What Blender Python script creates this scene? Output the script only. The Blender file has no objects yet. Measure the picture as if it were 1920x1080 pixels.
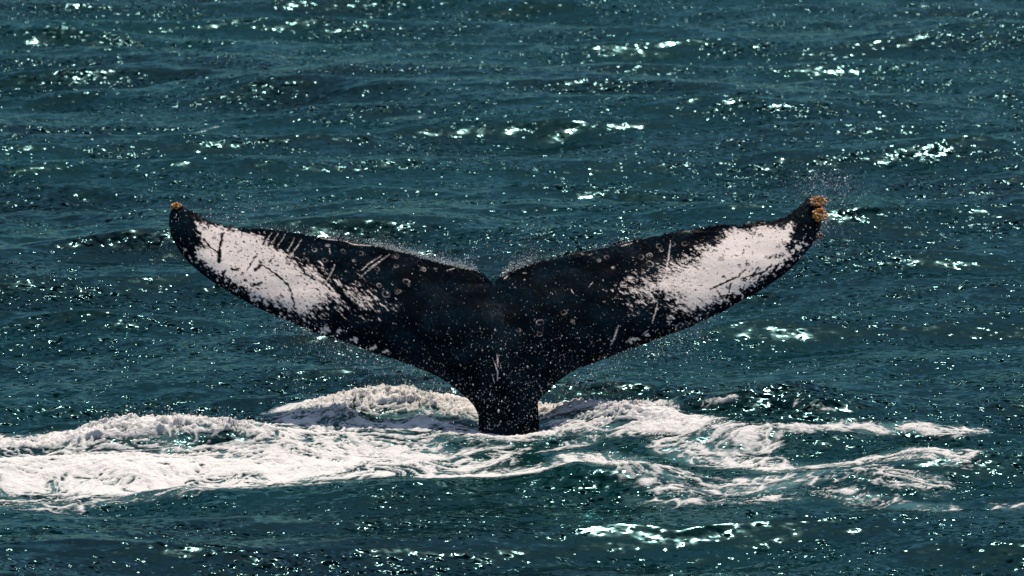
import bpy, math, random
import numpy as np

random.seed(7)
rng = np.random.default_rng(7)
C = bpy.context.scene.collection
SC = bpy.context.scene

# ---------------------------------------------------------------- camera, world, sun, exposure
CAM_D, CAM_H, LENS = 42.0, 8.0, 216.0
FPX = LENS / 36.0 * 1920.0
BASE_PX = (955.0, 812.0)                       # where the tail leaves the water
PITCH = math.atan2(CAM_H, CAM_D) - math.atan2(BASE_PX[1] - 540.0, FPX)   # depression of the view axis
CAM = np.array([(960.0 - BASE_PX[0]) * math.hypot(CAM_D, CAM_H) / FPX, -CAM_D, CAM_H])

cam_data = bpy.data.cameras.new('camera')
cam_data.lens = LENS
cam_data.sensor_width = 36.0
cam_data.clip_start = 0.5
cam_data.clip_end = 20000.0
cam_data.dof.use_dof = True
cam_data.dof.focus_distance = math.hypot(CAM_D, CAM_H)
cam_data.dof.aperture_fstop = 4.8
cam = bpy.data.objects.new('camera', cam_data)
cam.location = CAM
cam.rotation_euler = (math.pi / 2 - PITCH, 0, 0)
C.objects.link(cam)
SC.camera = cam

SUN_EL, SUN_AZ = math.radians(61.5), math.radians(15)      # azimuth clockwise from the view direction (+Y)
world = bpy.data.worlds.new('World')
SC.world = world
world.use_nodes = True
wn = world.node_tree
for n in list(wn.nodes):
    wn.nodes.remove(n)
sky = wn.nodes.new('ShaderNodeTexSky')
sky.sky_type = 'NISHITA'
sky.sun_disc = False
sky.sun_elevation = SUN_EL
sky.sun_rotation = SUN_AZ
sky.air_density = 1.0
sky.dust_density = 1.0
sky.ozone_density = 1.6
bgn = wn.nodes.new('ShaderNodeBackground')
bgn.inputs['Strength'].default_value = 0.10
wo = wn.nodes.new('ShaderNodeOutputWorld')
wn.links.new(sky.outputs[0], bgn.inputs['Color'])
wn.links.new(bgn.outputs[0], wo.inputs['Surface'])

sun_data = bpy.data.lights.new('sun', 'SUN')
sun_data.energy = 4.7
sun_data.angle = math.radians(0.5)
sun_data.color = (1.0, 0.905, 0.80)
sun = bpy.data.objects.new('sun', sun_data)
sun.rotation_euler = (math.pi / 2 - SUN_EL, 0, math.pi - SUN_AZ)
sun.location = (8, 20, 30)
C.objects.link(sun)

SC.view_settings.view_transform = 'Standard'
SC.view_settings.look = 'None'
SC.view_settings.gamma = 1.0
SC.view_settings.exposure = 0.4
SC.view_settings.use_curve_mapping = False
SC.render.engine = 'CYCLES'
SC.cycles.use_denoising = True
SC.cycles.max_bounces = 5

# ---------------------------------------------------------------- numeric helpers
cp, sp = math.cos(PITCH), math.sin(PITCH)
FWD = np.array([0, cp, -sp]); UP = np.array([0, sp, cp]); RIGHT = np.array([1.0, 0, 0])

def ray(px, py):
    px = np.asarray(px, float); py = np.asarray(py, float)
    a = (px - 960.0) / FPX; b = (540.0 - py) / FPX
    return FWD + a[..., None] * RIGHT + b[..., None] * UP

def on_sea(px, py, z=0.0):
    d = ray(px, py)
    t = (z - CAM[2]) / d[..., 2]
    return CAM + d * t[..., None]

def at_depth(px, py, y):
    d = ray(px, py)
    t = (np.asarray(y, float) - CAM[1]) / d[..., 1]
    return CAM + d * t[..., None]

def plane_px(x, y):
    """photograph pixel of a point of the calm sea level"""
    rx, ry, rz = x - CAM[0], y - CAM[1], -CAM[2]
    f = ry * cp - rz * sp
    u = ry * sp + rz * cp
    return 960.0 + FPX * rx / f, 540.0 - FPX * u / f

_perm = np.random.default_rng(3).permutation(256)
_perm = np.concatenate([_perm, _perm])
_ang = np.random.default_rng(4).random(256) * 2 * np.pi
_gx, _gy = np.cos(_ang), np.sin(_ang)

def perlin(x, y, seed=0):
    x = np.asarray(x, float) + seed * 17.31; y = np.asarray(y, float) + seed * 9.77
    xi = np.floor(x).astype(np.int64); yi = np.floor(y).astype(np.int64)
    xf = x - xi; yf = y - yi
    xi &= 255; yi &= 255
    u = xf * xf * xf * (xf * (xf * 6 - 15) + 10); v = yf * yf * yf * (yf * (yf * 6 - 15) + 10)
    def g(ix, iy, dx, dy):
        h = _perm[_perm[ix & 255] + (iy & 255)]
        return _gx[h] * dx + _gy[h] * dy
    a = g(xi, yi, xf, yf); b = g(xi + 1, yi, xf - 1, yf)
    c = g(xi, yi + 1, xf, yf - 1); d = g(xi + 1, yi + 1, xf - 1, yf - 1)
    return ((a + u * (b - a)) * (1 - v) + (c + u * (d - c)) * v) * 1.5

def fbm(x, y, octaves=4, seed=0, gain=0.5):
    s = 0; a = 1.0; f = 1.0
    for k in range(octaves):
        s = s + a * perlin(x * f, y * f, seed + k * 5)
        a *= gain; f *= 2.03
    return s

def smooth(a, b, x):
    t = np.clip((x - a) / (b - a), 0, 1)
    return t * t * (3 - 2 * t)

def poly_dist(x, y, pts, closed=False):
    """distance to a polyline and the position along it (0..1)"""
    pts = np.asarray(pts, float)
    if closed:
        pts = np.vstack([pts, pts[:1]])
    seg = np.hypot(*(pts[1:] - pts[:-1]).T); cum = np.concatenate([[0], np.cumsum(seg)])
    best = np.full(np.shape(x), 1e9); par = np.zeros(np.shape(x))
    for i in range(len(pts) - 1):
        (x0, y0), (x1, y1) = pts[i], pts[i + 1]
        dx, dy = x1 - x0, y1 - y0
        t = np.clip(((x - x0) * dx + (y - y0) * dy) / max(dx * dx + dy * dy, 1e-9), 0, 1)
        d = np.hypot(x - x0 - t * dx, y - y0 - t * dy)
        m = d < best
        best = np.where(m, d, best); par = np.where(m, (cum[i] + t * seg[i]) / max(cum[-1], 1e-9), par)
    return best, par

def inside(x, y, pts):
    pts = np.asarray(pts, float); r = np.zeros(np.shape(x), bool); j = len(pts) - 1
    for i in range(len(pts)):
        xi, yi = pts[i]; xj, yj = pts[j]
        if yi != yj:
            r ^= ((yi > y) != (yj > y)) & (x < (xj - xi) * (y - yi) / (yj - yi) + xi)
        j = i
    return r

def pchip(xk, yk, x):
    """monotone cubic through the knots"""
    xk = np.asarray(xk, float); yk = np.asarray(yk, float)
    h = np.diff(xk); d = np.diff(yk) / h
    m = np.zeros(len(xk)); m[0], m[-1] = d[0], d[-1]
    for i in range(1, len(xk) - 1):
        m[i] = 0.5 * (d[i - 1] + d[i])
    i = np.clip(np.searchsorted(xk, x) - 1, 0, len(xk) - 2)
    t = (x - xk[i]) / h[i]
    return ((2 * t**3 - 3 * t**2 + 1) * yk[i] + (t**3 - 2 * t**2 + t) * h[i] * m[i]
            + (-2 * t**3 + 3 * t**2) * yk[i + 1] + (t**3 - t**2) * h[i] * m[i + 1])

def mesh_from(name, verts, faces, material, parent=None, smooth_shade=True, attrs=None, colors=None):
    """faces: (n,4) or (n,3) integer array"""
    me = bpy.data.meshes.new(name)
    verts = np.asarray(verts, np.float32); faces = np.asarray(faces, np.int32)
    n, k = faces.shape
    me.vertices.add(len(verts)); me.vertices.foreach_set('co', verts.ravel())
    me.loops.add(n * k); me.loops.foreach_set('vertex_index', faces.ravel())
    me.polygons.add(n)
    me.polygons.foreach_set('loop_start', np.arange(0, n * k, k, dtype=np.int32))
    me.polygons.foreach_set('use_smooth', np.full(n, smooth_shade))
    for an, av in (attrs or {}).items():
        a = me.attributes.new(an, 'FLOAT', 'POINT'); a.data.foreach_set('value', np.asarray(av, np.float32).ravel())
    for an, av in (colors or {}).items():
        a = me.attributes.new(an, 'FLOAT_COLOR', 'POINT')
        c = np.ones((len(verts), 4), np.float32); c[:, :3] = av
        a.data.foreach_set('color', c.ravel())
    me.update(calc_edges=True); me.validate()
    me.materials.append(material)
    o = bpy.data.objects.new(name, me); C.objects.link(o)
    if parent: o.parent = parent
    return o

def grid_faces(nr, nc, off=0, flip=False):
    i = np.arange(nr - 1)[:, None] * nc + np.arange(nc - 1)[None, :]
    f = np.stack([i, i + 1, i + nc + 1, i + nc], -1).reshape(-1, 4) + off
    return f[:, ::-1] if flip else f

# ---------------------------------------------------------------- materials
def new_mat(name):
    m = bpy.data.materials.new(name); m.use_nodes = True
    nt = m.node_tree
    p = nt.nodes['Principled BSDF']
    return m, nt, p

def node(nt, typ, **kw):
    n = nt.nodes.new(typ)
    for k, v in kw.items():
        if k in n.inputs: n.inputs[k].default_value = v
        else: setattr(n, k, v)
    return n

def noise(nt, vec, scale, detail=3.0, rough=0.55, stretch=None):
    if stretch:
        mp = node(nt, 'ShaderNodeMapping'); mp.inputs['Scale'].default_value = stretch
        nt.links.new(vec, mp.inputs['Vector']); vec = mp.outputs[0]
    n = node(nt, 'ShaderNodeTexNoise'); n.inputs['Scale'].default_value = scale
    n.inputs['Detail'].default_value = detail; n.inputs['Roughness'].default_value = rough
    nt.links.new(vec, n.inputs['Vector'])
    return n.outputs['Fac']

def ramp(nt, fac, stops):
    r = node(nt, 'ShaderNodeValToRGB')
    el = r.color_ramp.elements
    while len(el) < len(stops): el.new(0.5)
    for e, (p, c) in zip(el, stops):
        e.position = p; e.color = (*c, 1) if len(c) == 3 else c
    nt.links.new(fac, r.inputs[0])
    return r.outputs[0]

def bump(nt, height, strength, dist, normal=None):
    b = node(nt, 'ShaderNodeBump'); b.inputs['Strength'].default_value = strength; b.inputs['Distance'].default_value = dist
    nt.links.new(height, b.inputs['Height'])
    if normal is not None: nt.links.new(normal, b.inputs['Normal'])
    return b.outputs[0]

# sea water
RIP_LO, RIP_HI = 18.0, 150.0
GLOSS_TINT = (0.178, 0.36, 0.375, 1)
M_sea, nt, p = new_mat('sea_water')
tc = node(nt, 'ShaderNodeTexCoord').outputs['Object']
n_big = noise(nt, tc, 0.30, 3.0, 0.6, (0.5, 1.0, 1.0))
body = ramp(nt, n_big, [(0.32, (0.0002, 0.0025, 0.0042)), (0.68, (0.0003, 0.0150, 0.0150))])
foam_attr = node(nt, 'ShaderNodeAttribute', attribute_name='lace').outputs['Fac']
lace_n = noise(nt, tc, 9.0, 5.0, 0.62, (0.55, 1.0, 1.0))
lm = node(nt, 'ShaderNodeMath', operation='ADD'); nt.links.new(foam_attr, lm.inputs[0]); nt.links.new(lace_n, lm.inputs[1])
lr = node(nt, 'ShaderNodeMapRange'); lr.inputs['From Min'].default_value = 1.0; lr.inputs['From Max'].default_value = 1.12
nt.links.new(lm.outputs[0], lr.inputs['Value'])
milk = node(nt, 'ShaderNodeAttribute', attribute_name='aeration').outputs['Fac']
mixa = node(nt, 'ShaderNodeMixRGB'); mixa.inputs['Color2'].default_value = (0.085, 0.19, 0.19, 1)
nt.links.new(milk, mixa.inputs['Fac']); nt.links.new(body, mixa.inputs['Color1'])
mixc = node(nt, 'ShaderNodeMixRGB'); mixc.inputs['Color2'].default_value = (0.52, 0.495, 0.47, 1)
nt.links.new(lr.outputs[0], mixc.inputs['Fac']); nt.links.new(mixa.outputs[0], mixc.inputs['Color1'])
rr = node(nt, 'ShaderNodeMapRange'); rr.inputs['To Min'].default_value = 0.135; rr.inputs['To Max'].default_value = 0.6
nt.links.new(lr.outputs[0], rr.inputs['Value']); 
# capillary ripples: the normal is tilted by two octaves of vector noise, stronger in gusty patches
def vnoise(scale, detail, stretch):
    mp = node(nt, 'ShaderNodeMapping'); mp.inputs['Scale'].default_value = stretch
    nt.links.new(tc, mp.inputs['Vector'])
    n = node(nt, 'ShaderNodeTexNoise'); n.inputs['Scale'].default_value = scale; n.inputs['Detail'].default_value = detail
    nt.links.new(mp.outputs[0], n.inputs['Vector'])
    sb = node(nt, 'ShaderNodeVectorMath', operation='SUBTRACT'); sb.inputs[1].default_value = (0.5, 0.5, 0.5)
    nt.links.new(n.outputs['Color'], sb.inputs[0])
    return sb.outputs[0]
patch = node(nt, 'ShaderNodeMapRange'); patch.inputs['From Min'].default_value = 0.44; patch.inputs['From Max'].default_value = 0.60
patch.inputs['To Min'].default_value = RIP_LO; patch.inputs['To Max'].default_value = RIP_HI
nt.links.new(noise(nt, tc, 2.0, 3.0, 0.6, (0.45, 1.0, 1.0)), patch.inputs['Value'])
v1 = node(nt, 'ShaderNodeVectorMath', operation='MULTIPLY'); v1.inputs[1].default_value = (0.24, 0.32, 0.0)
nt.links.new(vnoise(11.0, 1.0, (0.6, 1.0, 1.0)), v1.inputs[0])
v2 = node(nt, 'ShaderNodeVectorMath', operation='MULTIPLY'); v2.inputs[1].default_value = (0.8, 1.0, 0.0)
nt.links.new(vnoise(20.0, 1.0, (0.75, 1.0, 1.0)), v2.inputs[0])
vl_ = node(nt, 'ShaderNodeVectorMath', operation='LENGTH'); nt.links.new(v2.outputs[0], vl_.inputs[0])     # few steep facets, most stay flat
vq_ = node(nt, 'ShaderNodeMath', operation='POWER'); vq_.inputs[1].default_value = 2.0; nt.links.new(vl_.outputs['Value'], vq_.inputs[0])
vm_ = node(nt, 'ShaderNodeMath', operation='MULTIPLY'); nt.links.new(vq_.outputs[0], vm_.inputs[0]); nt.links.new(patch.outputs[0], vm_.inputs[1])
v3 = node(nt, 'ShaderNodeVectorMath', operation='SCALE'); nt.links.new(v2.outputs[0], v3.inputs[0]); nt.links.new(vm_.outputs[0], v3.inputs['Scale'])
va = node(nt, 'ShaderNodeVectorMath', operation='ADD'); nt.links.new(v1.outputs[0], va.inputs[0]); nt.links.new(v3.outputs[0], va.inputs[1])
geo = node(nt, 'ShaderNodeNewGeometry')
vb = node(nt, 'ShaderNodeVectorMath', operation='ADD'); nt.links.new(va.outputs[0], vb.inputs[0]); nt.links.new(geo.outputs['Normal'], vb.inputs[1])
vn = node(nt, 'ShaderNodeVectorMath', operation='NORMALIZE'); nt.links.new(vb.outputs[0], vn.inputs[0])
NRM = vn.outputs[0]
nt.nodes.remove(p)
dif = node(nt, 'ShaderNodeBsdfDiffuse'); nt.links.new(mixc.outputs[0], dif.inputs['Color'])
gls = node(nt, 'ShaderNodeBsdfGlossy'); gls.inputs['Color'].default_value = GLOSS_TINT
nt.links.new(rr.outputs[0], gls.inputs['Roughness'])
fre = node(nt, 'ShaderNodeFresnel'); fre.inputs['IOR'].default_value = 1.333
for n_ in (dif, gls, fre): nt.links.new(NRM, n_.inputs['Normal'])
wet = node(nt, 'ShaderNodeMath', operation='MULTIPLY_ADD')      # dry foam lace shines less
wet.inputs[1].default_value = -0.8; wet.inputs[2].default_value = 1.0
nt.links.new(lr.outputs[0], wet.inputs[0])
fm = node(nt, 'ShaderNodeMath', operation='MULTIPLY'); nt.links.new(fre.outputs[0], fm.inputs[0]); nt.links.new(wet.outputs[0], fm.inputs[1])
mx = node(nt, 'ShaderNodeMixShader'); nt.links.new(fm.outputs[0], mx.inputs[0]); nt.links.new(dif.outputs[0], mx.inputs[1]); nt.links.new(gls.outputs[0], mx.inputs[2])
nt.links.new(mx.outputs[0], nt.nodes['Material Output'].inputs['Surface'])

# foam
M_foam, nt, p = new_mat('sea_foam')
tc = node(nt, 'ShaderNodeTexCoord').outputs['Object']
thin = node(nt, 'ShaderNodeAttribute', attribute_name='thickness').outputs['Fac']
fn = noise(nt, tc, 34.0, 6.0, 0.72, (0.6, 1.0, 1.0))
ad = node(nt, 'ShaderNodeMath', operation='MULTIPLY_ADD'); ad.inputs[1].default_value = 0.55
nt.links.new(fn, ad.inputs[0]); nt.links.new(thin, ad.inputs[2])
fc = ramp(nt, ad.outputs[0], [(0.12, (0.26, 0.33, 0.325)), (0.34, (0.40, 0.42, 0.405)), (0.52, (0.52, 0.50, 0.475)), (0.90, (0.61, 0.58, 0.55))])
nt.links.new(fc, p.inputs['Base Color'])
al = node(nt, 'ShaderNodeMapRange', interpolation_type='SMOOTHSTEP'); al.inputs['From Min'].default_value = 0.08; al.inputs['From Max'].default_value = 0.50
nt.links.new(ad.outputs[0], al.inputs['Value']); nt.links.new(al.outputs[0], p.inputs['Alpha'])     # a film of bubbles lets the water show
p.inputs['Roughness'].default_value = 0.55
p.inputs['IOR'].default_value = 1.33
fv = node(nt, 'ShaderNodeTexVoronoi'); fv.inputs['Scale'].default_value = 55.0
nt.links.new(tc, fv.inputs['Vector'])
fb1 = bump(nt, fn, 0.7, 0.02)
fb2 = bump(nt, fv.outputs['Distance'], 0.35, 0.008, fb1)
nt.links.new(fb2, p.inputs['Normal'])

# whale skin: the pigment is a colour attribute, the nodes add mottling, grain and wetness
M_skin, nt, p = new_mat('whale_skin')
tc = node(nt, 'ShaderNodeTexCoord').outputs['Object']
pig = node(nt, 'ShaderNodeAttribute', attribute_name='pigment').outputs['Color']
sn = noise(nt, tc, 60.0, 4.0, 0.6)
mul = node(nt, 'ShaderNodeMixRGB', blend_type='MULTIPLY'); mul.inputs['Fac'].default_value = 1.0
nt.links.new(pig, mul.inputs['Color1'])
nt.links.new(ramp(nt, sn, [(0.3, (0.80, 0.80, 0.81)), (0.7, (1.0, 1.0, 1.0))]), mul.inputs['Color2'])
nt.links.new(mul.outputs[0], p.inputs['Base Color'])
rn = noise(nt, tc, 7.0, 3.0)
rm = node(nt, 'ShaderNodeMapRange'); rm.inputs['To Min'].default_value = 0.17; rm.inputs['To Max'].default_value = 0.25
nt.links.new(rn, rm.inputs['Value']); nt.links.new(rm.outputs[0], p.inputs['Roughness'])
p.inputs['IOR'].default_value = 1.33
p.inputs['Specular IOR Level'].default_value = 0.05
nt.links.new(bump(nt, sn, 0.25, 0.002, bump(nt, rn, 0.3, 0.006)), p.inputs['Normal'])

M_barn, nt, p = new_mat('barnacle_orange')
tc = node(nt, 'ShaderNodeTexCoord').outputs['Object']
nt.links.new(ramp(nt, noise(nt, tc, 70.0, 2.0), [(0.3, (0.16, 0.050, 0.008)), (0.5, (0.48, 0.18, 0.028)), (0.72, (0.70, 0.36, 0.085))]), p.inputs['Base Color'])
p.inputs['Roughness'].default_value = 0.45
M_barn2, nt, p = new_mat('barnacle_brown')
tc = node(nt, 'ShaderNodeTexCoord').outputs['Object']
nt.links.new(ramp(nt, noise(nt, tc, 70.0, 2.0), [(0.3, (0.05, 0.018, 0.008)), (0.7, (0.26, 0.10, 0.045))]), p.inputs['Base Color'])
p.inputs['Roughness'].default_value = 0.45

M_drop, nt, p = new_mat('water_drops')
tc = node(nt, 'ShaderNodeTexCoord').outputs['Object']
nt.links.new(ramp(nt, noise(nt, tc, 30.0, 2.0), [(0.3, (0.38, 0.41, 0.41)), (0.7, (0.62, 0.61, 0.59))]), p.inputs['Base Color'])
p.inputs['Roughness'].default_value = 0.12
p.inputs['IOR'].default_value = 1.33

# ---------------------------------------------------------------- the sea surface
def ocean_tile(N, L, lam_min, lam_max, slope, power, seed, spread=2.0, heading=-math.pi / 2):
    """periodic patch of wind waves: height and sideways shift, scaled to a given rms slope"""
    r = np.random.default_rng(seed)
    k1 = 2 * np.pi * np.fft.fftfreq(N, L / N)
    kx, ky = np.meshgrid(k1, k1, indexing='xy')
    k = np.hypot(kx, ky); k[0, 0] = 1
    kmin, kmax = 2 * np.pi / lam_max, 2 * np.pi / lam_min
    cosd = (kx * math.cos(heading) + ky * math.sin(heading)) / k
    amp = k ** (-power) * (0.12 + np.abs(cosd) ** spread)
    amp *= np.exp(-(kmin / k) ** 4) * np.exp(-(k / kmax) ** 4)
    amp[0, 0] = 0
    spec = amp * (r.normal(size=(N, N)) + 1j * r.normal(size=(N, N)))
    sl2 = np.mean(np.real(np.fft.ifft2(1j * kx * spec)) ** 2 + np.real(np.fft.ifft2(1j * ky * spec)) ** 2)
    spec *= slope / math.sqrt(sl2)
    h = np.real(np.fft.ifft2(spec))
    dx = np.real(np.fft.ifft2(-1j * kx / k * spec)); dy = np.real(np.fft.ifft2(-1j * ky / k * spec))
    return (N, L, h, dx, dy)

def sample(tile, x, y):
    N, L, h, dx, dy = tile
    fx = x / L * N; fy = y / L * N
    ix = np.floor(fx).astype(np.int64); iy = np.floor(fy).astype(np.int64)
    a = fx - ix; b = fy - iy
    ix0 = ix % N; ix1 = (ix + 1) % N; iy0 = iy % N; iy1 = (iy + 1) % N
    return [(f[iy0, ix0] * (1 - a) + f[iy0, ix1] * a) * (1 - b) + (f[iy1, ix0] * (1 - a) + f[iy1, ix1] * a) * b for f in (h, dx, dy)]

T_swell = ocean_tile(512, 83.0, 1.8, 12.0, 0.07, 2.6, 11, 5.0)
T_chop = ocean_tile(1024, 29.0, 0.50, 2.6, 0.16, 2.6, 12, 8.0)
T_rip = ocean_tile(1024, 11.3, 0.085, 0.6, 0.115, 2.6, 13, 3.5)

# humps of water raised by the whale: (centre line on sea-level pixels, depth half-width in m, height in m at the knots)
HUMPS = [
    ([(520, 800), (600, 795), (690, 790), (770, 788), (880, 792)], 0.42, [0.03, 0.085, 0.115, 0.125, 0.11]),
    ([(1000, 795), (1070, 798), (1140, 806), (1220, 822), (1330, 838), (1450, 850)], 0.40, [0.11, 0.12, 0.105, 0.07, 0.045, 0.02]),
    ([(-120, 836), (60, 830), (150, 826), (230, 822), (310, 822), (400, 822), (480, 824), (580, 828)], 0.38, [0.06, 0.08, 0.11, 0.15, 0.14, 0.125, 0.09, 0.03]),
    ([(-150, 925), (120, 920), (330, 915), (480, 900), (620, 893), (760, 893), (900, 898)], 0.34, [0.0, 0.0, 0.01, 0.05, 0.085, 0.075, 0.02]),
    ([(1000, 900), (1080, 897), (1160, 900), (1240, 915), (1330, 928)], 0.30, [0.04, 0.12, 0.11, 0.05, 0.01]),
    ([(1150, 806), (1260, 805), (1380, 806), (1480, 806), (1560, 815), (1700, 826), (1880, 836)], 0.36, [0.03, 0.11, 0.13, 0.15, 0.09, 0.05, 0.03]),
    ([(1560, 880), (1680, 880), (1800, 888)], 0.30, [0.02, 0.08, 0.02]),
    ([(850, 826), (900, 824), (955, 824), (1015, 820), (1060, 822)], 0.14, [0.0, 0.02, 0.025, 0.03, 0.0]),
    ([(280, 925), (350, 905), (420, 893)], 0.2, [0.01, 0.05, 0.02]),
]
HUMP_W = []
for line, w, hs in HUMPS:
    q = on_sea(np.array([a for a, b in line], float), np.array([b for a, b in line], float))
    HUMP_W.append((q[:, :2], w, hs))

def hump_height(x, y):
    """height of the raised water and how far it breaks (0..1)"""
    hh = np.zeros(np.shape(x)); m = (np.abs(x) < 7) & (y > -7) & (y < 5)
    if not m.any(): return hh
    xs, ys = x[m], y[m]; tot = np.zeros(xs.shape)
    for line, w, hs in HUMP_W:
        jit = 0.10 * perlin(xs * 1.1, ys * 1.1, 31) + 0.05 * perlin(xs * 3.1, ys * 3.1, 33)
        d, s = poly_dist(xs, ys + jit, line)
        cum = np.concatenate([[0], np.cumsum(np.hypot(*(line[1:] - line[:-1]).T))])
        hk = np.interp(s, cum / cum[-1], hs) * (1 + 0.16 * perlin(xs * 1.7, ys * 0.8, 35) + 0.07 * perlin(xs * 5, ys * 3, 36))
        # steeper on the near side
        yc = np.interp(xs, line[:, 0], line[:, 1])
        side = np.where(ys + jit < yc, 0.75, 1.25)
        tot = np.maximum(tot, hk * np.exp(-(d / (w * side)) ** 2))
    hh[m] = tot * (1 - 0.9 * np.exp(-(xs / 0.33) ** 2 - ((ys - 0.05) / 0.4) ** 2))
    return hh

def sea_shift(x, y, fine):
    """sideways shift and height of the water at (x, y); fine fades the short waves where the mesh is coarse"""
    far = np.clip(1.0 - (np.hypot(x, y) - 300.0) / 900.0, 0, 1)
    a = sample(T_swell, x * 0.978 - y * 0.208, x * 0.208 + y * 0.978)
    b = sample(T_chop, x * 0.995 + y * 0.1, -x * 0.1 + y * 0.995)
    c = sample(T_rip, x * 0.93 + y * 0.36, -x * 0.36 + y * 0.93)
    f1 = np.clip(fine * 1.0, 0, 1)
    gust = 0.85 + 0.45 * perlin(x * 0.16, y * 0.11, 21)
    ch = 0.85
    h = a[0] * far + (b[0] + c[0] * gust) * f1
    dx = -ch * (a[1] * far + (b[1] + c[1] * gust) * f1)
    dy = -ch * (a[2] * far + (b[2] + c[2] * gust) * f1)
    near_tail = np.exp(-((x / 0.6) ** 2 + (y / 0.7) ** 2))
    calm = 1 - 0.75 * near_tail
    return dx * calm, dy * calm, h * calm + hump_height(x, y) - 0.022 * near_tail

NR, NC = 1330, 520
v = np.linspace(0, 1, NR)
rows = -7.5 + 37.5 * (0.62 * v + 0.38 * v ** 2)
near = rows[0] - np.cumsum(0.03 * 1.22 ** np.arange(1, 31))[::-1]
near = near[near > -160]
farr = rows[-1] + np.cumsum(0.04 * 1.2 ** np.arange(1, 56))
rows_all = np.concatenate([near, rows, farr[farr < 9000]])
cols = np.linspace(-1, 1, NC)
outc = 1 + np.cumsum(0.006 * 1.22 ** np.arange(1, 34))
cols_all = np.concatenate([-outc[::-1], cols, outc])
hw = 0.092 * (np.maximum(rows_all, -34) + CAM_D) + 0.9
X = cols_all[None, :] * hw[:, None]
Y = np.repeat(rows_all[:, None], len(cols_all), 1)
fine = (np.clip(1 - (np.abs(cols_all) - 1) * 3, 0, 1)[None, :]
        * np.clip(1 - np.maximum(rows[0] - rows_all, 0) / 4, 0, 1)[:, None]
        * np.clip(1 - np.maximum(rows_all - rows[-1], 0) / 10, 0, 1)[:, None])
dx, dy, hz = sea_shift(X, Y, fine)
seaV = np.stack([X + dx, Y + dy, hz], -1).reshape(-1, 3)

# ---------------------------------------------------------------- foam fields (on sea-level pixels)
# strokes: points, half-width (photo pixels, vertical), strength, kind ('thick' builds the foam sheet)
STROKES = [
    # ridge on the left and its breaking face
    ([(-140, 832), (60, 828), (150, 824), (240, 820), (330, 820), (420, 822), (540, 826)], 13, 1.00),
    ([(-140, 850), (150, 846), (300, 842), (420, 842), (560, 838)], 11, 0.74),
    # broad white sheet on the left
    ([(-140, 868), (60, 866), (200, 862), (360, 858), (520, 852), (640, 848)], 12, 1.22),
    ([(-140, 892), (100, 884), (280, 878), (420, 874), (600, 866)], 13, 1.02),
    ([(-140, 906), (60, 903), (200, 898), (350, 890), (460, 884)], 11, 0.84),
    ([(-140, 926), (80, 922), (240, 914), (380, 908)], 9, 0.58),
    ([(420, 905), (520, 898), (640, 895)], 6, 0.52),
    ([(560, 838), (680, 842), (780, 840)], 18, 0.98),
    # mound behind the tail
    ([(560, 792), (640, 788), (740, 782), (830, 784), (890, 790)], 17, 1.04),
    ([(600, 812), (700, 812), (800, 812), (880, 816)], 13, 0.92),
    # mound right of the tail, running out to the right
    ([(1005, 790), (1070, 794), (1130, 802), (1200, 818)], 14, 1.14),
    ([(1040, 812), (1130, 820), (1230, 836), (1330, 846)], 11, 0.94),
    ([(1180, 826), (1290, 838), (1380, 846), (1430, 852)], 9, 0.84),
    # in front of the tail
    ([(600, 866), (720, 862), (840, 858), (930, 850)], 12, 0.90),
    ([(880, 822), (950, 824), (1020, 818)], 6, 1.05),
    ([(760, 846), (900, 840), (1030, 838), (1100, 832)], 8, 0.72),
    ([(800, 872), (920, 876), (1000, 880), (1060, 870), (1120, 866)], 10, 1.0),
    # arcs streaming to the right
    ([(1060, 858), (1140, 872), (1220, 890), (1320, 904), (1430, 902)], 11, 0.88),
    ([(1230, 856), (1330, 866), (1440, 874), (1540, 886), (1640, 888), (1730, 890), (1810, 888)], 10, 0.90),
    ([(1100, 880), (1200, 905), (1300, 918), (1420, 916), (1560, 914)], 10, 0.78),
    ([(1420, 900), (1520, 905), (1640, 912), (1760, 920)], 10, 0.76),
    ([(1180, 926), (1300, 928), (1420, 934)], 7, 0.62),
    ([(1420, 930), (1560, 930), (1700, 938), (1780, 944)], 8, 0.74),
    ([(1860, 942), (1960, 944)], 5, 0.7),
    # thin lines on the far right
    ([(1440, 842), (1540, 840), (1650, 838), (1750, 838), (1850, 840)], 5, 0.85),
    ([(1310, 812), (1360, 814)], 4, 0.75),
    ([(1490, 822), (1560, 826)], 4, 0.72),
    ([(720, 222), (790, 222)], 3, 0.62),
    ([(350, 236), (400, 234)], 3, 0.6),
]
KU = 3.2
def foam_fields(x, y):
    u, w = plane_px(x, y)
    wob = 7 * perlin(x * 0.9, y * 0.9, 41) + 4 * perlin(x * 2.6, y * 2.2, 42)
    acc = np.full(np.shape(x), -9.0)
    for pts, hwid, st in STROKES:
        lo_u = min(p[0] for p in pts) - 200; hi_u = max(p[0] for p in pts) + 200
        lo_w = min(p[1] for p in pts) - 60; hi_w = max(p[1] for p in pts) + 60
        m = (u > lo_u) & (u < hi_u) & (w > lo_w) & (w < hi_w)
        if not m.any(): continue
        d, s = poly_dist(u[m] / KU, w[m] + wob[m], [(a / KU, b) for a, b in pts])
        acc[m] = np.maximum(acc[m], st - (d / (1.25 * hwid)) ** 2 * 0.5)
    return acc - 0.55 * np.exp(-((x - 0.0) / 0.3) ** 2 - ((y - 0.1) / 0.25) ** 2)

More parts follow.
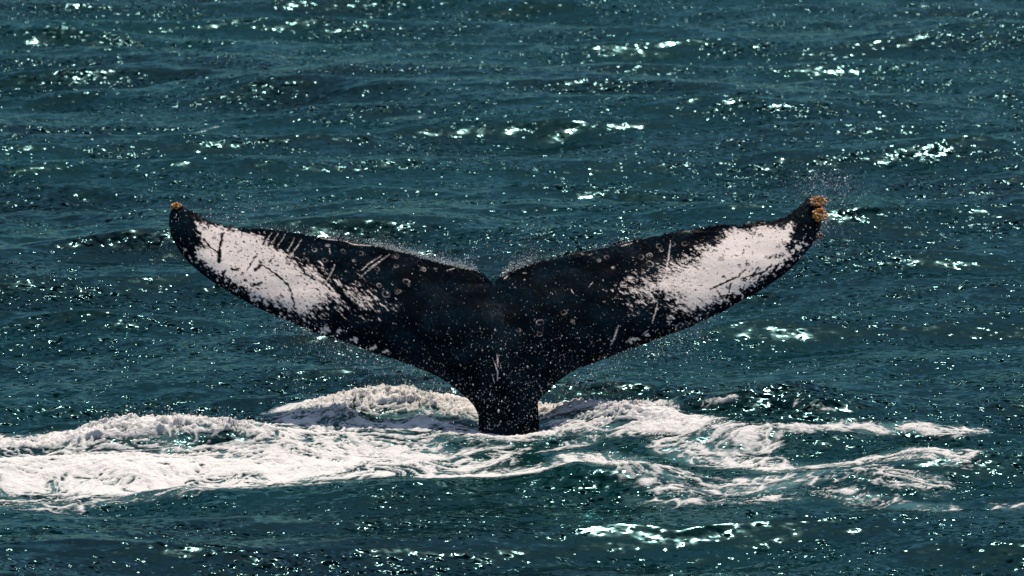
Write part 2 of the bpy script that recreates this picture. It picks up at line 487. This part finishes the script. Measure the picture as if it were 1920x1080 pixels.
def foam_value(x, y, dens):
    """web of foam: strands that widen and close up as the density grows; above zero there is foam"""
    wx = x + 0.22 * fbm(x * 1.5, y * 1.8, 2, 51) + 0.05 * perlin(x * 6, y * 7, 58)
    wy = y + 0.26 * fbm(x * 1.2, y * 1.4, 2, 52) + 0.06 * perlin(x * 5, y * 6, 59)
    n1 = np.abs(fbm(wx * 1.5, wy * 3.6, 3, 53, 0.58)) * 2.3
    n2 = np.abs(fbm(wx * 4.2, wy * 9.5, 3, 54, 0.62)) * 2.2 + 0.12
    n3 = np.abs(fbm(wx * 8.0, wy * 15.0, 2, 55, 0.6)) * 1.6 + 0.30
    slit = smooth(0.10, 0.02, np.abs(fbm(wx * 0.7, wy * 6.0, 3, 60, 0.55))) * smooth(-0.1, 0.4, fbm(x * 0.9, y * 1.6, 2, 62))
    web = np.minimum(np.minimum(n1, n2), n3) + 0.45 * slit
    grain = fbm(x * 17, y * 26, 3, 56, 0.7)
    big = fbm(wx * 0.55, wy * 1.5, 2, 57)
    return dens - 0.43 - 0.88 * web + 0.12 * grain + 0.16 * big

vis = (np.abs(X) < 7) & (Y > -7) & (Y < 30)
lace = np.full(X.shape, -1.0); aer = np.zeros(X.shape)
acc = foam_fields(X[vis], Y[vis])
lace[vis] = np.clip(foam_value(X[vis], Y[vis], acc) * 1.4 + 0.40, -1, 0.62)
aer[vis] = smooth(0.25, 1.1, acc) * 0.75 * smooth(-0.4, 0.5, fbm(X[vis] * 1.5, Y[vis] * 2.6, 4, 61, 0.6))
sea = mesh_from('sea', seaV, grid_faces(*X.shape), M_sea, attrs={'lace': lace, 'aeration': aer})
sea['kind'] = 'structure'

# ---------------------------------------------------------------- foam sheet: a lumpy skin that dips under the water where it ends
fx = np.arange(-4.6, 4.6, 0.0105); fy = np.arange(-5.2, 1.7, 0.0145)
FX, FY = np.meshgrid(fx, fy)
acc = foam_fields(FX, FY)
val = foam_value(FX, FY, acc)
hum = hump_height(FX, FY)
lump = 0.5 + np.abs(perlin(FX * 4.0, FY * 5.0, 71)) * 0.5 + np.abs(perlin(FX * 9.0, FY * 11.0, 72)) * 0.5 + np.abs(perlin(FX * 20, FY * 23, 73)) * 0.5 + perlin(FX * 37, FY * 33, 74) * 0.35
brk = smooth(0.03, 0.11, hum)
thick = np.where(val > 0, np.minimum(val, 0.55) * (0.026 + 0.06 * brk) * lump, np.minimum(0.0, val + 0.26) * 0.10)
dx, dy, hz = sea_shift(FX, FY, np.ones_like(FX))
FV = np.stack([FX + dx, FY + dy - 0.35 * thick * brk, hz + thick + 0.004], -1)
ff = grid_faces(*FX.shape)
keep = (val > -0.30).ravel()[ff].any(1)
ff = ff[keep]
used = np.unique(ff); remap = np.full(FX.size, -1, np.int64); remap[used] = np.arange(len(used))
foam = mesh_from('foam', FV.reshape(-1, 3)[used], remap[ff], M_foam,
                 attrs={'thickness': np.clip(val, -0.3, 0.8).ravel()[used]})
foam['kind'] = 'stuff'
foam['label'] = 'churned white foam wake spreading over the water around the tail'
foam['category'] = 'foam'

# ---------------------------------------------------------------- the whale tail
whale = bpy.data.objects.new('whale', None)
whale.location = (0, 0, 0)
C.objects.link(whale)
whale['label'] = 'dark whale tail with white patched flukes rising upright from the foaming sea'
whale['category'] = 'whale'

# matched points of the leading (lower) and trailing (upper) edges, photograph pixels, axis -> tip
LEFT_LEAD = [(927, 980), (912, 980), (899, 980), (899, 900), (899, 830), (900, 801), (898, 787), (894, 772), (887.6, 760), (877, 748), (861, 734), (841, 718), (820, 705), (804, 698), (772, 685), (739.6, 673), (707, 663), (680, 653), (640, 639), (600, 627), (574, 617), (542, 602), (497, 583), (456, 562), (423, 543), (394, 524), (367, 503), (346, 482), (328.5, 455.5), (319, 435), (317, 414), (319, 400), (323, 391)]
LEFT_TRAIL = [(927, 532), (922, 528), (914, 520), (903, 512), (884.6, 504), (872, 498), (858, 494.5), (836, 494.5), (815, 485), (788, 480), (772, 474), (747.7, 470), (721, 461), (699, 458), (667, 453), (640, 446), (608, 443.5), (568.5, 439), (545, 435), (515, 430), (491.5, 429), (468, 429), (456, 427), (438, 424.5), (408.5, 419), (391, 412.6), (376, 404), (360, 395), (345, 388), (338, 386), (333, 386), (329, 387), (325, 389)]
RIGHT_LEAD = [(927, 980), (975, 980), (1013, 980), (1013, 900), (1013, 830), (1012, 807), (1010, 791), (1006, 780.5), (1005, 768), (1008, 756), (1014, 744), (1030, 732), (1046, 715), (1065, 701), (1085, 690), (1114, 680), (1150.5, 666), (1184, 653), (1220, 641), (1253, 627), (1285.5, 616), (1324, 598), (1358, 582.5), (1388, 564), (1419, 548), (1447, 530), (1472, 512), (1494, 492), (1513, 470), (1527, 452), (1536, 431), (1541, 412), (1544, 390), (1542, 378)]
RIGHT_TRAIL = [(927, 532), (929, 526), (933, 521), (945, 512), (962, 503), (984, 495), (1000, 491), (1017, 487), (1030, 484), (1042, 481), (1056, 477), (1075.5, 473), (1092, 471), (1109, 468.6), (1123, 466), (1137, 464), (1162, 455), (1192, 449), (1220, 445), (1253, 437), (1280, 432.5), (1299, 430), (1333, 424), (1358, 420), (1380, 422), (1402, 420), (1424, 413), (1441, 416), (1469, 407.5), (1488, 395), (1505, 381), (1516, 369), (1527, 366), (1538, 372)]

MPP = math.hypot(CAM_D, CAM_H) / FPX                        # metres per photograph pixel at the tail
LEAN = math.radians(40.0)                                    # the stock rises upright, the flukes lean back from the viewer
def on_fluke(px, py, off=0.0):
    """point of the leaning, backward curving tail sheet seen at a pixel, raised by off along its normal"""
    px = np.asarray(px, float); py = np.asarray(py, float); off = np.asarray(off, float)
    d = ray(px, py)
    t0 = -CAM[1] / d[..., 1]
    h = (812.0 - py) * MPP - 0.26
    root = np.sqrt(h * h + 0.05)
    back = math.tan(LEAN) * 0.5 * (root + h)
    slope = math.tan(LEAN) * 0.5 * (h / root + 1)
    bend = 0.30 * np.clip(np.abs(px - 935) / 600, 0, 1.2) ** 2
    nrm = np.stack([0 * slope, -1 / np.sqrt(1 + slope ** 2), slope / np.sqrt(1 + slope ** 2)], -1)
    return CAM + d * (t0 + back + bend)[..., None] + nrm * off[..., None]

W_LEFT = [(368, 420), (400, 424), (440, 434), (488, 442), (520, 470), (552, 488), (590, 500), (622, 528), (645, 540), (690, 556), (725, 575), (690, 588), (645, 580), (605, 588), (580, 612), (540, 599), (490, 574), (440, 547), (395, 518), (368, 492), (352, 470), (388, 470), (374, 446)]
W_RIGHT = [(1482, 420), (1470, 431), (1440, 426), (1400, 431), (1365, 431), (1340, 456), (1312, 470), (1296, 488), (1250, 500), (1205, 520), (1172, 536), (1165, 560), (1200, 577), (1245, 572), (1268, 585), (1262, 602), (1300, 604), (1340, 586), (1380, 564), (1420, 544), (1446, 524), (1475, 502), (1512, 470), (1516, 452), (1492, 456), (1474, 468), (1486, 440)]
RINGS_WHITE = [(614, 460, 5), (678, 477, 5), (643, 473, 5), (664, 491, 4), (741, 482, 5), (707, 508, 5), (711, 541, 6), (725, 558, 7), (745, 552, 6), (762, 532, 7), (768, 540, 5), (743, 501, 4), (793, 507, 6), (816, 506, 4), (610, 491, 5), (590, 470, 5), (1122, 491, 5), (1137, 484, 4), (1169, 539, 7), (1057, 595, 7), (1073, 612, 7), (1013, 613, 6), (1012, 636, 6), (972, 628, 6), (1218, 481, 5), (1236, 462, 6), (1262, 459, 6), (1218, 499, 7), (1204, 548, 5), (1284, 459, 7), (1286, 487, 8), (1255, 490, 6), (1276, 616, 9), (1240, 470, 5), (1202, 485, 5), (1310, 466, 5), (1150, 505, 4)]
RINGS_DARK = [(383, 432, 4), (402, 450, 3), (451, 474, 2), (492, 494, 6), (480, 485, 3), (447, 510, 4), (438, 511, 3), (461, 532, 2.5), (476, 540, 5), (485, 541, 4), (506, 568, 5), (520, 566, 5), (528, 562, 4), (456, 518, 3), (541, 500, 3), (420, 515, 3), (1462, 415, 5), (1426, 444, 4), (1412, 440, 4), (1386, 504, 4), (1402, 502, 4), (1440, 488, 5), (1450, 487, 6), (1458, 486, 5), (1466, 482, 5), (1394, 529, 5), (1412, 526, 6), (1424, 510, 3), (1357, 525, 3), (1340, 565, 6), (1346, 572, 5), (1353, 562, 4), (1366, 545, 4), (1352, 491, 5), (1460, 468, 4), (1470, 460, 5), (1478, 474, 5)]
WHITE_LINES = [([(1257, 453), (1253, 490), (1247, 525), (1237, 558)], 2.6), ([(1233, 576), (1228, 594), (1223, 611)], 1.9), ([(1160, 618), (1152, 640), (1144, 654)], 2.6), ([(932, 676), (934, 700)], 2.2), ([(926, 688), (933, 708), (933, 724)], 1.8), ([(923, 712), (928, 728)], 1.4), ([(648, 453), (662, 459), (696, 461)], 2.0), ([(604, 447), (632, 451)], 1.5), ([(716, 480), (703, 489), (690, 499), (678, 512)], 1.5), ([(731, 477), (716, 490), (702, 502), (688, 514), (674, 527)], 1.0), ([(724, 481), (705, 497), (690, 509)], 0.8), ([(838, 508), (852, 504)], 1.2), ([(628, 502), (620, 520), (612, 534)], 1.8), ([(552, 446), (549, 456), (543, 466), (540, 474)], 1.3), ([(565, 450), (559, 462), (553, 470), (548, 479)], 1.4), ([(534, 440), (531, 449), (524, 458), (520, 466)], 1.1), ([(522, 438), (517, 446), (513, 453), (508, 459)], 1.0), ([(510, 436), (505, 445), (498, 454)], 0.9), ([(618, 467), (619, 480)], 1.2), ([(1070, 548), (1076, 558)], 1.2), ([(1112, 534), (1104, 544)], 1.2), ([(1204, 632), (1216, 624)], 1.4), ([(1165, 462), (1186, 456)], 2.0), ([(945, 524), (952, 518)], 2.2), ([(980, 513), (988, 514)], 1.6), ([(964, 541), (968, 544)], 1.2)]
DARK_LINES = [([(418, 440), (413, 468), (411, 496)], 3.2), ([(410, 478), (412, 494)], 5.0), ([(382, 452), (392, 466), (406, 476)], 1.6), ([(479, 487), (470, 500), (464, 512)], 1.5), ([(494, 503), (520, 522), (540, 540), (548, 560), (552, 580)], 2.0), ([(505, 496), (512, 490)], 1.4), ([(555, 492), (575, 520), (590, 530)], 3.0), ([(580, 490), (600, 512), (612, 530), (640, 560), (664, 585)], 4.0), ([(625, 535), (650, 565), (672, 590)], 4.5), ([(478, 512), (490, 502)], 3.5), ([(434, 510), (446, 511)], 1.8), ([(455, 546), (462, 556)], 3.5), ([(418, 518), (424, 513)], 2.2), ([(476, 540), (490, 536)], 2.6), ([(1422, 506), (1412, 520), (1396, 528)], 1.5), ([(1398, 510), (1384, 524), (1350, 540), (1330, 550)], 1.6), ([(1446, 503), (1430, 516), (1408, 523)], 2.2), ([(1460, 500), (1450, 514)], 2.0), ([(1428, 520), (1420, 534)], 1.8), ([(1474, 466), (1494, 460), (1480, 474)], 3.0), ([(1370, 538), (1366, 552)], 1.8), ([(1344, 552), (1352, 562)], 2.0), ([(1380, 562), (1388, 556)], 2.0), ([(1246, 560), (1236, 572)], 4)]
for k in range(7):                                              # the comb of dark tooth marks on the left fluke
    x0 = 503 + 10 * k; y0 = 440 + 1.2 * k
    DARK_LINES.append(([(x0, y0), (x0 - 5, y0 + 11), (x0 - 9, y0 + 20 + 2.0 * k)], 3.0))

def pigment(px, py):
    """skin colour at photograph pixels of the fluke plane"""
    e = poly_dist(px, py, LEAD_ALL)[0]
    out = np.zeros(px.shape)
    for poly, side in ((W_LEFT, -1), (W_RIGHT, 1)):
        d, _ = poly_dist(px, py, poly, True)
        sd = np.where(inside(px, py, poly), d, -d)
        inner = np.clip((px - 485) / 190, 0, 1) if side < 0 else np.clip((1390 - px) / 180, 0, 1)
        ang = math.radians(38 if side < 0 else 30)
        a = px * math.cos(ang) + py * math.sin(ang); b = -px * math.sin(ang) + py * math.cos(ang)
        streak = fbm(a / 20, b / 5.0, 5, 81, 0.78)
        spot = fbm(px / 7.5, py / 6.0, 3, 82, 0.6)
        blot = fbm(px / 30, py / 24, 2, 83)
        f = sd + streak * (5 + 30 * inner) + spot * (5.0 + 15 * inner) + blot * (3 + 15 * inner) - 19 * inner
        # the rim of the leading edge is eaten by dark blotches
        rim = smooth(34, 3, e)
        f = f - rim * (14 + 26 * fbm(px / 9, py / 7, 3, 84, 0.6))
        fine_ = fbm(px / 3.2, py / 2.6, 3, 181, 0.7)
        out = np.maximum(out, smooth(-3 - 8 * inner, 3 + 9 * inner, f + 5 * inner * fine_) * (1 - 0.55 * inner * smooth(-0.1, 0.8, fine_)))
    w = out
    # dark marks on the white
    for pts, wd in DARK_LINES:
        d, s = poly_dist(px + 2.2 * perlin(px / 7, py / 7, 85), py + 2.2 * perlin(px / 7, py / 7, 86), pts)
        w = w * smooth(wd * 0.45, wd * 0.9 + 1.0, d + 1.4 * perlin(px / 4, py / 4, 87))
    for cx, cy, r in RINGS_DARK:
        d = np.hypot((px - cx) + 2.6 * perlin(px / 5, py / 5, 88), (py - cy) * 1.35 + 2.2 * perlin(px / 5, py / 5, 188))
        w = w * (1 - (1 - smooth(0.8, 1.9, np.abs(d - r * 0.8))) * np.clip(0.75 + 0.9 * perlin(px / 5, py / 5, 189), 0, 1))
        w = w * (1 - 0.55 * (d < r * 0.35))
    dots = smooth(0.60, 0.82, fbm(px / 5.6, py / 4.8, 3, 89) + 0.34 * perlin(px / 34, py / 28, 98) + 0.10 * (px < 700))
    w = w * (1 - dots)
    # light marks on the dark
    lw = np.zeros(px.shape)
    for pts, wd in WHITE_LINES:
        d, s = poly_dist(px + 1.0 * perlin(px / 6, py / 6, 90), py, pts)
        tap = 0.45 + 0.55 * np.sin(np.clip(s, 0.02, 0.98) * np.pi)
        lw = np.maximum(lw, (1 - smooth(0.4, 1.0, d / (wd * tap * 0.85))) * np.clip(0.62 + 0.7 * perlin(px / 4, py / 4, 91), 0, 1))
    for i, (cx, cy, r) in enumerate(RINGS_WHITE):
        r = r * (0.7 + 0.6 * ((i * 37) % 10) / 10)
        d = np.hypot((px - cx) + 1.2 * perlin(px / 6, py / 6, 190), (py - cy) * 1.25)
        th = np.arctan2(py - cy, px - cx)
        gap = 0.55 + 0.45 * np.sin(th + i * 1.7) + 0.35 * perlin(px / 3, py / 3, 92)
        lw = np.maximum(lw, (1 - smooth(0.4, 1.4, np.abs(d - r * (0.85 + 0.3 * perlin(px / 9, py / 9, 99))))) * np.clip(gap, 0, 1) * (0.28 if i % 3 else 0.6))
        if i % 4 == 0: lw = np.maximum(lw, 0.5 * (1 - smooth(0.6, 2.2, d)))
    sv = fbm(px / 4.2, py / 3.6, 2, 93)
    lw = np.maximum(lw, 0.8 * smooth(0.98, 1.2, sv + 0.30 * smooth(60, 4, e)))
    # worn light patches on the lower rim
    for cx, cy, rx, ry in ((612, 622, 9, 7), (636, 626, 4, 5), (665, 640, 7, 4), (700, 655, 8, 3.5), (723, 662, 7, 3), (1190, 640, 9, 3), (1180, 645, 6, 3), (1213, 632, 7, 3)):
        d = np.hypot((px - cx) / rx, (py - cy) / ry) * 1.15 + 0.9 * fbm(px / 6, py / 4, 2, 94)
        lw = np.maximum(lw, 0.85 * (1 - smooth(0.7, 1.05, d)))
    w = np.maximum(w, np.clip(lw, 0, 1))
    mott = smooth(-0.5, 0.8, fbm(px / 55, py / 45, 4, 95))
    fleck = smooth(0.1, 1.0, fbm(px / 6, py / 6, 3, 96))
    dark = np.array([0.0008, 0.0026, 0.0044]) + (mott * 0.8)[:, None] * np.array([0.0016, 0.0065, 0.011]) + (mott * fleck)[:, None] * np.array([0.008, 0.017, 0.023])
    tint = (0.5 + 0.5 * np.clip(fbm(px / 40, py / 40, 3, 97), -1, 1))[:, None]
    white = np.array([0.83, 0.705, 0.62]) * (1 - tint) + np.array([0.89, 0.775, 0.69]) * tint
    return dark * (1 - w[:, None]) + white * w[:, None], w

LEAD_ALL = LEFT_LEAD[3:][::-1] + [(899, 990), (1013, 990)] + RIGHT_LEAD[3:]
LEAD_L = np.array(LEFT_LEAD[3:]); LEAD_R = np.array(RIGHT_LEAD[3:])
TRAIL_ALL = LEFT_TRAIL[::-1] + RIGHT_TRAIL[1:]
TIPS = {-1: (325, 388), 1: (1541, 374)}

def build_wing(lead, trail, side, NS=560, NT=190):
    lead = np.array(lead, float); trail = np.array(trail, float)
    mid = (lead + trail) / 2
    wgt = np.hypot(*np.diff(lead, axis=0).T) + np.hypot(*np.diff(trail, axis=0).T) + 2
    kn = np.concatenate([[0], np.cumsum(wgt)])
    s = np.linspace(0, kn[-1], NS)
    Lx, Ly = pchip(kn, lead[:, 0], s), pchip(kn, lead[:, 1], s)
    Tx, Ty = pchip(kn, trail[:, 0], s), pchip(kn, trail[:, 1], s)
    # knobbly trailing edge
    kb = 3.2 * np.abs(perlin(s / 24, s * 0, 101)) + 2.2 * perlin(s / 9, s * 0 + 3, 102) + 0.9 * perlin(s / 4, s * 0 + 7, 106)
    fade = smooth(0, 60, s) * smooth(kn[-1], kn[-1] - 60, s)
    Ty = Ty - 1.25 * kb * fade + 1.5
    t = 0.5 - 0.5 * np.cos(np.linspace(0, np.pi, NT))
    t = 0.45 * t + 0.55 * np.linspace(0, 1, NT)
    PX = Lx[:, None] * (1 - t) + Tx[:, None] * t
    PY = Ly[:, None] * (1 - t) + Ty[:, None] * t
    fx_, fy_ = PX.ravel(), PY.ravel()
    dl = np.minimum(poly_dist(fx_, fy_, LEAD_L)[0], poly_dist(fx_, fy_, LEAD_R)[0]).reshape(PX.shape)
    dt = poly_dist(fx_, fy_, TRAIL_ALL)[0].reshape(PX.shape)
    ax = 955 + (fy_ - 812) * 0.1
    ax = np.where(fy_ > 812, 955.5, ax).reshape(PX.shape)                  # body axis leans towards the notch
    span = np.clip(np.hypot(PX - 935, (PY - 600) * 0.6) / 600, 0, 1)
    # wing: blunt leading edge, thin trailing edge
    chord = dl + dt + 1e-6
    xi = dl / chord
    prof = 1.35 * (np.sqrt(np.clip(xi, 0, 1)) * 1.4845 - 0.63 * xi - 1.758 * xi**2 + 1.4215 * xi**3 - 0.5180 * xi**4)
    wing = 0.34 * np.clip(prof, 0, None) * (0.17 * (1 - span) ** 1.2 + 0.17) * np.minimum(1.0, chord / 60)
    # tail stock: oval, running up into the flukes as a ridge
    up = np.clip((812 - PY) / 280, -0.6, 1)
    halfw = np.where(up < 0.25, 56, 56 + 40 * (up - 0.25))
    q = np.clip(np.abs(PX - ax) / halfw, 0, 1)
    ridge_h = 0.15 * np.clip(1 - 0.95 * up, 0.0, 1.2)
    stock = ridge_h * np.where(up < 0.1, np.sqrt(np.clip(1 - q * q, 0, 1)), 0.5 * np.sqrt(np.clip(1 - q * q, 0, 1)) + 0.5 * np.exp(-3.2 * q * q) * (1 - q ** 4))
    edge = np.sqrt(np.clip(1 - (1 - np.clip(dl / 40, 0, 1)) ** 2, 0, 1))   # vanish at the outline
    stock = stock * np.where(up < 0.1, edge, edge)
    k = 0.03
    thick = np.log(np.exp(wing / k) + np.exp(stock / k)) / k * 0 + np.maximum(wing, stock) + 0.25 * np.minimum(wing, stock)
    tedge = np.sqrt(np.clip(1 - (1 - np.clip(dt / 3, 0, 1)) ** 2, 0, 1))
    thick = thick * tedge * (0.72 + 0.28 * smooth(0, 90, dt))
    # shallow dents and folds of the skin
    relief = 0.006 * fbm(fx_ / 90, fy_ / 60, 2, 103) + 0.0006 * fbm(fx_ / 9, fy_ / 8, 2, 104)
    knob = 0.004 * np.abs(perlin(fx_ / 13, fy_ / 13, 105)) * smooth(34, 6, dt.ravel())
    lump = (relief + knob).reshape(PX.shape) * np.clip(np.minimum(dl, dt) / 10, 0, 1)
    # a crease down the middle, towards the notch
    crease = -0.0 * np.exp(-((PX - (930 + 0.0 * PY)) / 9) ** 2) * smooth(700, 560, PY) * np.clip(dt / 8, 0, 1)
    front = on_fluke(PX, PY, thick + lump + crease)
    col, w = pigment(fx_, fy_)
    # the dorsal face: fewer rows, same rim
    NB = 36
    jb = np.unique(np.concatenate([np.linspace(0, NT - 1, NB).astype(int), [1, 2, 4, NT - 2, NT - 3]]))
    back = on_fluke(PX[:, jb], PY[:, jb], (-thick - lump * 0.5)[:, jb])
    colb = np.array([0.003, 0.005, 0.007]) + 0 * np.ones((NS * len(jb), 3))
    rim_b = np.zeros((NS, len(jb)), bool); rim_b[:, 0] = rim_b[:, -1] = True
    colb[rim_b.ravel()] = col.reshape(NS, NT, 3)[:, jb][rim_b]
    nf = NS * NT
    fF = grid_faces(NS, NT, 0, side > 0)
    fB = grid_faces(NS, len(jb), nf, side < 0)
    return (np.concatenate([front.reshape(-1, 3), back.reshape(-1, 3)]), np.concatenate([fF, fB]), np.concatenate([col, colb]))

vl, fl, cl = build_wing(LEFT_LEAD, LEFT_TRAIL, -1)
vr, fr, cr = build_wing(RIGHT_LEAD, RIGHT_TRAIL, 1)
V = np.concatenate([vl, vr]); F = np.concatenate([fl, fr + len(vl)]); K = np.concatenate([cl, cr])
# weld the rims and the middle line into one continuous skin
key = np.round(V / 2e-4).astype(np.int64)
_, first, inv = np.unique(key, axis=0, return_index=True, return_inverse=True)
inv = inv.ravel()
F = inv[F]; V = V[first]; K = K[first]
good = (F[:, 0] != F[:, 1]) & (F[:, 1] != F[:, 2]) & (F[:, 2] != F[:, 3]) & (F[:, 3] != F[:, 0]) & (F[:, 0] != F[:, 2]) & (F[:, 1] != F[:, 3])
flukes = mesh_from('tail_flukes', V, F[good], M_skin, whale, colors={'pigment': K})

def barnacle_cluster(cx, cy, rx, ry, n, length, mat, label, outward, off=0.03, spread=0.9):
    """a tuft of tapering barnacle stalks with frilled heads, rooted in the skin"""
    r = np.random.default_rng(int(cx + cy))
    vs, fs = [], []
    for i in range(n):
        a = r.random() * 2 * np.pi; q = math.sqrt(r.random())
        px, py = cx + rx * q * math.cos(a), cy + ry * q * math.sin(a)
        base = on_fluke(np.array([px]), np.array([py]), np.array([off]))[0]
        d = np.array([outward[0] + spread * q * math.cos(a) + 0.25 * r.normal(), -0.45 + 0.35 * r.normal(), outward[1] - spread * q * math.sin(a) + 0.25 * r.normal()])
        d /= np.linalg.norm(d)
        ln = length * (0.45 + 0.45 * r.random())
        e1 = np.cross(d, [0.3, 1, 0.2]); e1 /= np.linalg.norm(e1); e2 = np.cross(d, e1)
        prof = [(-0.4, 0.0065), (0.35, 0.0085), (0.62, 0.0110), (0.85, 0.0085), (1.0, 0.002)]
        b0 = len(vs); m = 5
        for h, rad in prof:
            for k in range(m):
                th = 2 * np.pi * k / m
                vs.append(base + d * ln * h + rad * (e1 * math.cos(th) + e2 * math.sin(th)))
        for j in range(len(prof) - 1):
            for k in range(m):
                fs.append((b0 + j * m + k, b0 + j * m + (k + 1) % m, b0 + (j + 1) * m + (k + 1) % m, b0 + (j + 1) * m + k))
    o = mesh_from('barnacle_cluster', np.array(vs), np.array(fs), mat, whale)
    o['label'] = label
    return o
barnacle_cluster(1533, 382, 11, 5, 60, 0.040, M_barn, 'orange barnacle tuft on top of the right fluke tip', (0.5, 0.25))
barnacle_cluster(1536, 408, 10, 9, 80, 0.044, M_barn, 'largest orange barnacle tuft below the right fluke tip', (0.45, 0.15))
barnacle_cluster(1534, 444, 5, 4, 22, 0.034, M_barn2, 'small reddish brown barnacle tuft on the right leading edge', (0.8, 0.1), 0.0)
barnacle_cluster(331, 388, 7, 2.5, 36, 0.034, M_barn, 'orange barnacle crown on the left fluke tip', (0.0, 0.9), 0.0)

# ---------------------------------------------------------------- drops of water in the air
OCT_V = np.array([(1, 0, 0), (-1, 0, 0), (0, 1, 0), (0, -1, 0), (0, 0, 1), (0, 0, -1)], float)
OCT_F = np.array([(0, 2, 4), (2, 1, 4), (1, 3, 4), (3, 0, 4), (2, 0, 5), (1, 2, 5), (3, 1, 5), (0, 3, 5)])
def drops(name, pos, size, label, stretch=1.0):
    n = len(pos)
    st = np.ones((n, 1, 3)); st[:, 0, 2] = stretch
    v = pos[:, None, :] + OCT_V[None] * size[:, None, None] * st
    f = OCT_F[None] + (np.arange(n) * 6)[:, None, None]
    o = mesh_from(name, v.reshape(-1, 3), f.reshape(-1, 3), M_drop)
    o['kind'] = 'stuff'; o['label'] = label; o['category'] = 'spray'
    return o

def along(pts, n):
    pts = np.array(pts, float)
    seg = np.hypot(*np.diff(pts, axis=0).T); cum = np.concatenate([[0], np.cumsum(seg)])
    s = rng.random(n) * cum[-1]
    return np.interp(s, cum, pts[:, 0]), np.interp(s, cum, pts[:, 1])

def sizes(n, lo, mu):
    return 0.85 * (lo + rng.exponential(mu, n))

# thrown off the trailing edge
P, S = [], []
def add(px, py, y, sz):
    P.append(at_depth(px, py, y)); S.append(sz)
for pts, n, hgt in (([(700, 458), (760, 472), (830, 492), (890, 506)], 2600, 8), ([(936, 520), (960, 505), (1000, 492)], 750, 15), ([(1000, 492), (1100, 470), (1200, 448)], 350, 10), ([(600, 444), (700, 458)], 500, 9), ([(380, 405), (500, 428), (600, 441)], 350, 9), ([(1540, 380), (1552, 400), (1545, 430), (1525, 465)], 330, 9)):
    x, y = along(pts, n)
    k = rng.exponential(hgt, n) * (0.55 + 0.9 * np.abs(perlin(x / 19, x * 0, 121)))
    add(x + rng.normal(0, 5, n) + k * 0.35, y - k + 2, 0.28 + rng.normal(0, 0.12, n), sizes(n, 0.0009, 0.0013))
for cx, cy, sx, sy, n in ((1548, 345, 36, 20, 900), (1590, 372, 26, 26, 120), (1580, 440, 28, 40, 240), (955, 470, 45, 26, 260), (470, 372, 45, 28, 160), (300, 490, 30, 30, 160), (440, 390, 60, 12, 120)):
    add(cx + rng.normal(0, sx, n), cy + rng.normal(0, sy, n), 0.25 + rng.normal(0, 0.3, n), sizes(n, 0.0008, 0.0014))
trail_spray = drops('spray', np.concatenate(P), np.concatenate(S), 'fine spray of droplets thrown off the upper edge of the flukes')

# running off the flukes and falling in front of and below them
P, S = [], []
n = 2200
x, y = along([(520, 590), (640, 638), (772, 685), (860, 735)], n)
add(x + rng.normal(0, 12, n), y + rng.exponential(38, n), 0.15 + rng.normal(0, 0.3, n), sizes(n, 0.0007, 0.0011))
n = 1600
x, y = along([(1040, 722), (1120, 676), (1220, 640), (1350, 585)], n)
add(x + rng.normal(0, 12, n), y + rng.exponential(32, n), 0.15 + rng.normal(0, 0.3, n), sizes(n, 0.0007, 0.0012))
n = 1150
x = 955 + rng.normal(0, 75, n); y = 810 - np.abs(rng.normal(0, 95, n))
add(x, y, -0.65 - 0.35 * rng.random(n), sizes(n, 0.0005, 0.0011))
n = 1150
x = 980 + rng.normal(0, 150, n); y = 660 + rng.normal(0, 55, n)
add(x, y, -0.55 - 0.3 * rng.random(n), sizes(n, 0.0005, 0.0011))
n = 1600
x = 940 + rng.uniform(-560, 560, n); y = 560 + rng.normal(0, 90, n)
add(x, y, -0.6 - 0.4 * rng.random(n), sizes(n, 0.0006, 0.0009))
falling_spray = drops('spray', np.concatenate(P), np.concatenate(S), 'falling droplets running off the flukes and tail stock', 1.5)

# spatter over the breaking foam
xs = rng.uniform(-3.6, 2.2, 26000); ys = rng.uniform(-2.4, 1.2, 26000)
hh = hump_height(xs, ys); ac = foam_fields(xs, ys)
sel = (hh > 0.06 + 0.10 * rng.random(len(xs))) & (ac > 0.35)
xs, ys, hh = xs[sel], ys[sel], hh[sel]
a_, b_, c_ = sea_shift(xs, ys, np.ones_like(xs))
zz = c_ + 0.03 + rng.exponential(0.022, len(xs))
foam_spray = drops('spray', np.stack([xs + a_, ys + b_, zz], -1), sizes(len(xs), 0.0012, 0.0018), 'spatter of white drops above the breaking foam crests')
print('tris', sum(len(o.data.loop_triangles) if o.data.loop_triangles else sum(len(q.vertices) - 2 for q in o.data.polygons) for o in C.objects if o.type == 'MESH'))
